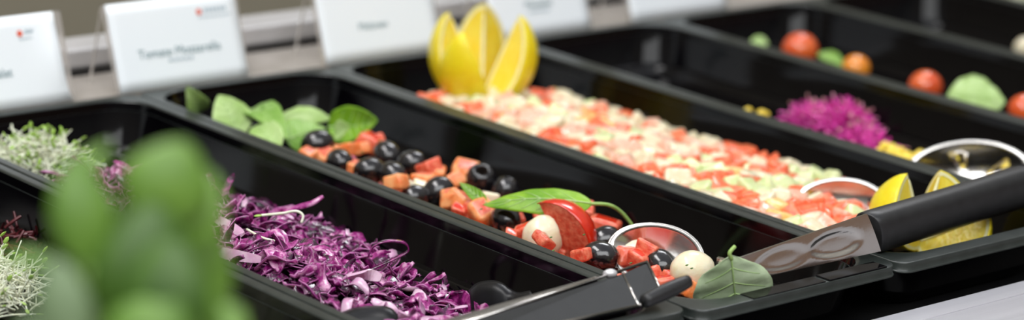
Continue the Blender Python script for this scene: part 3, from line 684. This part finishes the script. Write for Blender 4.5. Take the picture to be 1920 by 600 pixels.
# ------------------------------------------------------------------ spoons
def spoon_bowl(c, u, n_, a, b, dep, slots=False):
    c = V(c); n_ = V(n_).normalized(); u = V(u); u = (u - n_ * u.dot(n_)).normalized(); s = n_.cross(u); rows = []; nr, nt_ = 12, 40
    for i in range(nr + 1):
        r = i / nr
        rows.append([c + u * a * r * math.cos(q * 2 * math.pi / nt_) + s * b * r * math.sin(q * 2 * math.pi / nt_) * (1 + .08 * math.cos(q * 2 * math.pi / nt_)) + n_ * (dep * (r ** 2.3 - 1)) for q in range(nt_)])
    g = G(); v = [p for r in rows for p in r]; f = []
    for i in range(nr):
        for j in range(nt_):
            if slots and 4 <= i <= 8 and j % 8 == 3: continue
            k = (j + 1) % nt_; f.append((i * nt_ + j, i * nt_ + k, (i + 1) * nt_ + k, (i + 1) * nt_ + j))
    g.add(v, f); return g, rows[-1]
def spoon(label, c, u, n_, a, b, dep, neck, slots=False, tubew=3.2):
    t = thing('serving_spoon', label, 'serving spoon', c, 'steel serving spoons')
    g, rim = spoon_bowl(c, u, n_, a, b, dep, slots); o = g.build('bowl', M['steel'], t); so = o.modifiers.new('thickness', 'SOLIDIFY'); so.thickness = .0012
    g = G(); g.tube(rim + rim[:1], .5, 6, cap=False); g.build('bowl_edge', M['steel'], t)
    g = G(); g.tube(smoothpts(neck), tubew, 8, sq=.45); g.build('neck', M['steel'], t)
    return t
t2 = spoon('steel serving spoon with broad polished shank and thick black handle over the near pan rim', (243, 120, -13), (.36, -.93, 0), (-.64, -.42, .55), 29, 19, 10,
           [V((258, 84, -10)), V((255, 62, -8)), V((243, 50, -6)), aty(1402, 508, 29)])
# shank plate with pressed oval
BL, TL, BR, TR = aty(1392, 528, 26), aty(1385, 484, 29), aty(1652, 471, 16), aty(1626, 401, 20)
nx, ny = 44, 14; F = []; Bk = []
for j in range(ny + 1):
    v_ = j / ny; ra = []; rb = []
    for i in range(nx + 1):
        u = i / nx; p = BL.lerp(BR, u).lerp(TL.lerp(TR, u), v_); nn = (BR - BL).cross(TL - BL).normalized()
        if nn.y > 0: nn = -nn
        e = ((u - .70) / .20) ** 2 + ((v_ - .48) / .34) ** 2; dep = -1.6 * (1 - sstep(.5, 1.15, e)) + .5 * math.sin(math.pi * v_) - .9 * (1 - sstep(.4, 1.2, ((u - .3) / .2) ** 2 + ((v_ - .5) / .4) ** 2))
        ra.append(p + nn * dep); rb.append(p + nn * (dep - 2.0))
    F.append(ra); Bk.append(rb)
g = G(); g.grid(F); g.grid([r[::-1] for r in Bk])
for a_, b_ in ((F[0], Bk[0]), (F[-1], Bk[-1])): g.grid([a_, b_])
g.grid([[r[0] for r in F], [r[0] for r in Bk]]); g.grid([[r[-1] for r in F], [r[-1] for r in Bk]])
g.build('shank', M['steel'], t2)
hA, hB = at(1628, 437, 11.5), at(2040, 312, 14); g = G(); d = (hB - hA); L = d.length; d.normalize()
prof = [(0, .93), (.6, 1.0), (6, 1.02), (L * .3, 1.0), (L * .66, 1.03), (L - 12, 1.05), (L - 4, .9), (L, .6)]
rows = []
sd = d.cross(UP).normalized(); up2 = sd.cross(d)
for s_, k in prof:
    row = []
    for q in range(28):
        a = 2 * math.pi * q / 28; ca, sa = math.cos(a), math.sin(a)
        off = d * (s_ + (sa * -3.0 if s_ < 1 else 0)); row.append(hA + off + sd * 10 * k * math.copysign(abs(ca) ** .75, ca) + up2 * 12.2 * k * math.copysign(abs(sa) ** .75, sa))
    rows.append(row)
g.grid(rows, 0, True); n = 28; g.f += [tuple(range(n - 1, -1, -1)), tuple(len(g.v) - n + q for q in range(n))]; g.m += [0, 0]; g.build('handle', M['rubber'], t2)
g = G(); q0 = hA + d * (L * .685); g.tube([q0, q0 + d * 1.4], 13.6, 28, sq=.9); g.build('handle_ring', M['nylon'], t2)
spoon('steel serving spoon bowl buried in the diced melon beside the near lemon', at(1580, 385, -14), (.55, -.8, 0), (-.60, -.45, .52), 29, 18, 8, [at(1630, 380, -9), at(1680, 395, -2), at(1760, 395, 3), at(1880, 365, 8), at(1960, 345, 10)])
spoon('slotted steel spoon reflecting yellow corn in the pan of magenta sprouts', at(1818, 322, -14), (.74, -.67, 0), (-.60, -.50, .58), 41, 22, 15, [at(1905, 330, -8), at(1960, 330, 2), at(2020, 320, 8)], slots=True)

# ------------------------------------------------------------------ tongs in the cabbage pan
tg = thing('serving_tongs', 'steel tongs with black grip and pull tab resting on the near rim beside the cabbage', 'tongs', at(1100, 560, 0))
A0, A1 = at(790, 640, 2), at(1166, 520, 9); B0, B1 = at(840, 660, 2), at(1196, 580, 2); E0, E1 = at(1212, 498, 11), at(1243, 562, 4)
def slab(g, a, b, c, d_, th, nn, mi=0):
    nn = V(nn).normalized() * th; v = [a, b, c, d_, a + nn, b + nn, c + nn, d_ + nn]
    return g.add(v, [(0, 1, 2, 3), (7, 6, 5, 4), (0, 4, 5, 1), (1, 5, 6, 2), (2, 6, 7, 3), (3, 7, 4, 0)], mi)
nn = (A1 - A0).cross(B1 - A1).normalized()
if nn.dot(BACK) < 0: nn = -nn
g = G(); slab(g, A0, A1, B1, B0, 2.6, nn); bevel(g.build('grip', M['grip'], tg, False), .8)
g = G(); slab(g, A1, E0, E1, B1, 2.2, nn); bevel(g.build('end_plate', M['grip'], tg, False), .5)
g = G()
for a_, b_, r in ((A0, E0, .9), (E0, E1, .7), (E1, B1, .8), (A1, B1, .8), (B0, B1, .8)): g.tube([a_ + nn * 2.4, b_ + nn * 2.4], r, 8)
g.build('steel_frame', M['steel'], tg)
g = G(); slab(g, A0 + V((0, 8, 3.5)), A1.lerp(A0, .1) + V((0, 6, 1.5)), A1.lerp(A0, .1) + V((0, 5, -.5)), A0 + V((0, 6, -1)), .9, nn); g.build('back_arm', M['steel'], tg, False)
g = G(); g.add(*ell(at(1144, 513, 12), RIGHT * 4, V((0, 0, 2.6)), V((2, 2, 0)), 12, 8)); g.build('rivet', M['railm'], tg)
g = G(); p0, p1 = at(1207, 566, 9), at(1291, 527, 15); dd = (p1 - p0); pts = [p0 + dd * q / 10 for q in range(11)]; g.tube(pts, [1.5 + 3.6 * math.sin(math.pi * (.12 + .76 * q / 10)) ** .4 * .8 for q in range(11)], 14); g.build('pull_tab', M['rubber'], tg)
# scalloped nylon head
def head(poly, z0, thick, name='tongs_head'):
    g = G(); rows = []; n = len(poly)
    top = [at(x, y, z) for x, y, z in poly]; back = [p + V((6, 9, 2.5)) for p in top]; low = [V((p.x - 3, p.y - 6, -33)) for p in top]
    rows = [smoothpts(back, 4), smoothpts([a.lerp(b, .5) + V((0, 0, 1.6)) for a, b in zip(top, back)], 4), smoothpts(top, 4), smoothpts([a.lerp(b, .5) for a, b in zip(top, low)], 4), smoothpts(low, 4)]
    g.grid(rows); o = g.build(name, M['nylon'], tg); so = o.modifiers.new('thickness', 'SOLIDIFY'); so.thickness = .0012
head([(885, 566, -20), (900, 553, -15), (925, 549, -12), (943, 553, -12), (958, 564, -14), (975, 572, -14), (1000, 568, -10)], 0, 1)
head([(640, 612, -14), (665, 602, -12), (700, 598, -11), (730, 600, -11), (745, 612, -14)], 0, 1)

# ------------------------------------------------------------------ corn, magenta sprouts, cherry tomatoes
g = G(); tangle(g, at(1512, 243, -34) + V((18, 6, 0)), 18, 24, 10, 300, .9, 14, rng, .25); tangle(g, at(1560, 250, -34) + V((10, 0, 0)), 20, 26, 18, 480, .9, 15, rng, .2); tangle(g, at(1625, 280, -34), 15, 22, 10, 200, .9, 14, rng, .25)
tag(g.build('beet_sprouts', [M['magenta'], M['magentapale']]), 'bright magenta sprouts heaped in the pan with the slotted spoon', 'sprouts', kind='stuff')
def kernel(p, label):
    g = G(); g.add(*ell(V(p), V((4, 1, .5)), V((-.8, 3.3, 0)), V((0, 0, 3)), 12, 8)); return tag(g.build('corn_kernel', M['corn']), label, 'corn kernel', 'corn kernels around the magenta sprouts')
for (x, y, z) in ((1402, 209, -25), (1427, 213, -23), (1434, 216, -25)): kernel(at(x, y, z), 'yellow corn kernel left of the magenta sprouts behind the rim')
for i in range(26):
    x = rng.uniform(1655, 1720); y = 262 + (x - 1640) * .42 + rng.uniform(0, 26); kernel(at(x, y, rng.uniform(-26, -22)), 'yellow corn kernel between magenta sprouts and slotted spoon')
for i in range(130):
    p = at(1775, 345, -31) + V((rng.gauss(0, 20), rng.gauss(0, 34), rng.uniform(-1, 9))); p.x = min(max(p.x, 518), 620); p.y = max(p.y, 40); kernel(p, 'yellow corn kernel in the bed beneath the slotted spoon')
def ctom(px, py, z, r, m, label):
    p = at(px, py, z); t = thing('cherry_tomato', label, 'cherry tomato', p, 'cherry tomatoes')
    g = G(); g.add(*ell(p, V((r, 0, 0)), V((0, r * .96, 0)), V((0, 0, r * .93)), 24, 16)); g.build('fruit', M[m], t)
    g = G(); c = p + (UP * .6 + V((.55, .5, 0))).normalized() * r * .93; g.add(*ell(c, V((1.2, 0, 0)), V((0, 1.2, 0)), V((0, 0, .6)), 8, 6)); g.build('stem_scar', M['herb'], t)
ctom(1500, 94, -20, 15, 'cherry', 'largest red cherry tomato at far left of its pan')
ctom(1605, 128, -22, 11.5, 'cherryor', 'orange cherry tomato just right of the green leaf sliver')
ctom(1735, 163, -22, 13.5, 'cherry', 'red orange cherry tomato left of the round pale green leaf')
ctom(1922, 208, -22, 13.5, 'cherry', 'red cherry tomato cut off by the right edge of photo')
leaf('basil_leaf', at(1775, 180, -14), at(1885, 192, -14), 46, UP * .7 + BACK * .8, 'round pale green basil leaf among the cherry tomatoes', m='leafpale', arch=.08, fold=-.25)
leaf('basil_leaf', at(1540, 98, -18), at(1580, 124, -20), 15, UP + BACK, 'narrow green basil leaf between two cherry tomatoes', m='leafmid')
leaf('basil_leaf', at(1410, 74, -22), at(1440, 84, -24), 11, UP + BACK, 'tiny pale leaf at far left of the cherry tomato pan', m='leafpale')
ball('mozzarella_ball', at(1922, 90, -22), 9, 'small pale ball in the nearly empty far pan at right edge', )
g = G(); tangle(g, at(1905, 4, -24) + V((6, 6, 0)), 20, 30, 12, 200, 1.0, 14, rng, .3)
tag(g.build('sprout_mound', [M['sprout'], M['sproutleaf']]), 'pale green sprouts in the farthest pan at the upper right corner', 'sprouts', kind='stuff')

# ------------------------------------------------------------------ potted basil in the foreground, far out of focus
D = 840
pc = atd(260, 560, D); base = V((pc.x, pc.y, -20.3))
pt = thing('potted_basil', 'bushy green basil plant in the left foreground, strongly out of focus', 'potted plant', base)
pv, pf = lathe([(30, 0), (40, 70), (43, 72), (43, 84), (39, 84), (38, 78)], 28); g = G(); g.add([v + base for v in pv], pf); g.build('pot', M['pot'], pt)
pv, pf = lathe([(37.5, 74), (36, 79), (5, 80)], 24); g = G(); g.add([v + base for v in pv], pf); g.build('soil', M['soil'], pt)
LF = [  # base px, tip px, width mm, normal (right, viewer, up), material, depth shift
 ((285, 420), (350, 262), 30, (.3, 1, .5), 'leafsoft', 0), ((330, 470), (398, 318), 22, (-.3, 1, .4), 'leafsoft', 8), ((262, 470), (290, 285), 18, (-.4, 1, .4), 'leafsoft', 8),
 ((165, 500), (140, 285), 21, (.4, 1, .4), 'leafsoft', -6), ((190, 560), (175, 330), 20, (.1, 1, .4), 'leafgrey', 20), ((150, 330), (205, 268), 6, (0, 1, .4), 'leafsoft', 0),
 ((250, 640), (300, 375), 34, (.3, 1, .2), 'leafdark', -10), ((250, 640), (220, 390), 26, (-.3, 1, .3), 'leafsoft', 16), ((330, 640), (378, 380), 30, (.3, 1, .3), 'leafsoft', 20), ((290, 660), (325, 440), 30, (0, 1, .3), 'leafdark', -16),
 ((120, 500), (0, 478), 8, (0, .5, 1), 'leafsoft', 0), ((130, 670), (105, 480), 18, (.1, 1, .3), 'leafgrey', -20), ((190, 690), (165, 455), 22, (.1, 1, .3), 'leafgrey', 5),
 ((290, 690), (385, 520), 30, (.3, .8, .5), 'leafsoft', -10), ((340, 690), (455, 575), 26, (.1, .7, .7), 'leafsoft', 0), ((215, 700), (250, 520), 26, (-.1, 1, .3), 'leafdark', 26), ((240, 700), (330, 560), 30, (.1, 1, .5), 'leafsoft', -22), ((90, 700), (45, 590), 16, (.2, 1, .5), 'leafgrey', 0)]
top = atd(260, 640, D)
for i, (b, t_, wd, nr, m_, ds) in enumerate(LF):
    bb, tt = atd(b[0], b[1], D + ds), atd(t_[0], t_[1], D + ds + 6); nv_ = hv(nr[0], nr[1]) + UP * nr[2]
    d = tt - bb; L = d.length; d.normalize(); nv_ = (nv_ - d * nv_.dot(d)).normalized(); s = d.cross(nv_); rows = []
    for k in range(17):
        u = k / 16; w_ = wd * .5 * math.sin(math.pi * u ** .8) ** .7; c = bb + d * L * u + nv_ * (.10 * L * math.sin(math.pi * u))
        rows.append([c + s * q * w_ - nv_ * .3 * w_ * abs(q) ** 1.4 for q in (-1, -.66, -.33, 0, .33, .66, 1)])
    g = G(); g.grid(rows); o = g.build('leaf', M[m_], pt); so = o.modifiers.new('thickness', 'SOLIDIFY'); so.thickness = .0005
    g = G(); root = base + V((rng.uniform(-14, 14), rng.uniform(-14, 14), 79)); j = bb.lerp(root, .45) + V((rng.uniform(-8, 8), rng.uniform(-8, 8), 0)); g.tube(smoothpts([root, j, bb]), [1.8] * 5 + [1.5] * 6, 7); g.build('stem', M['stem'], pt)
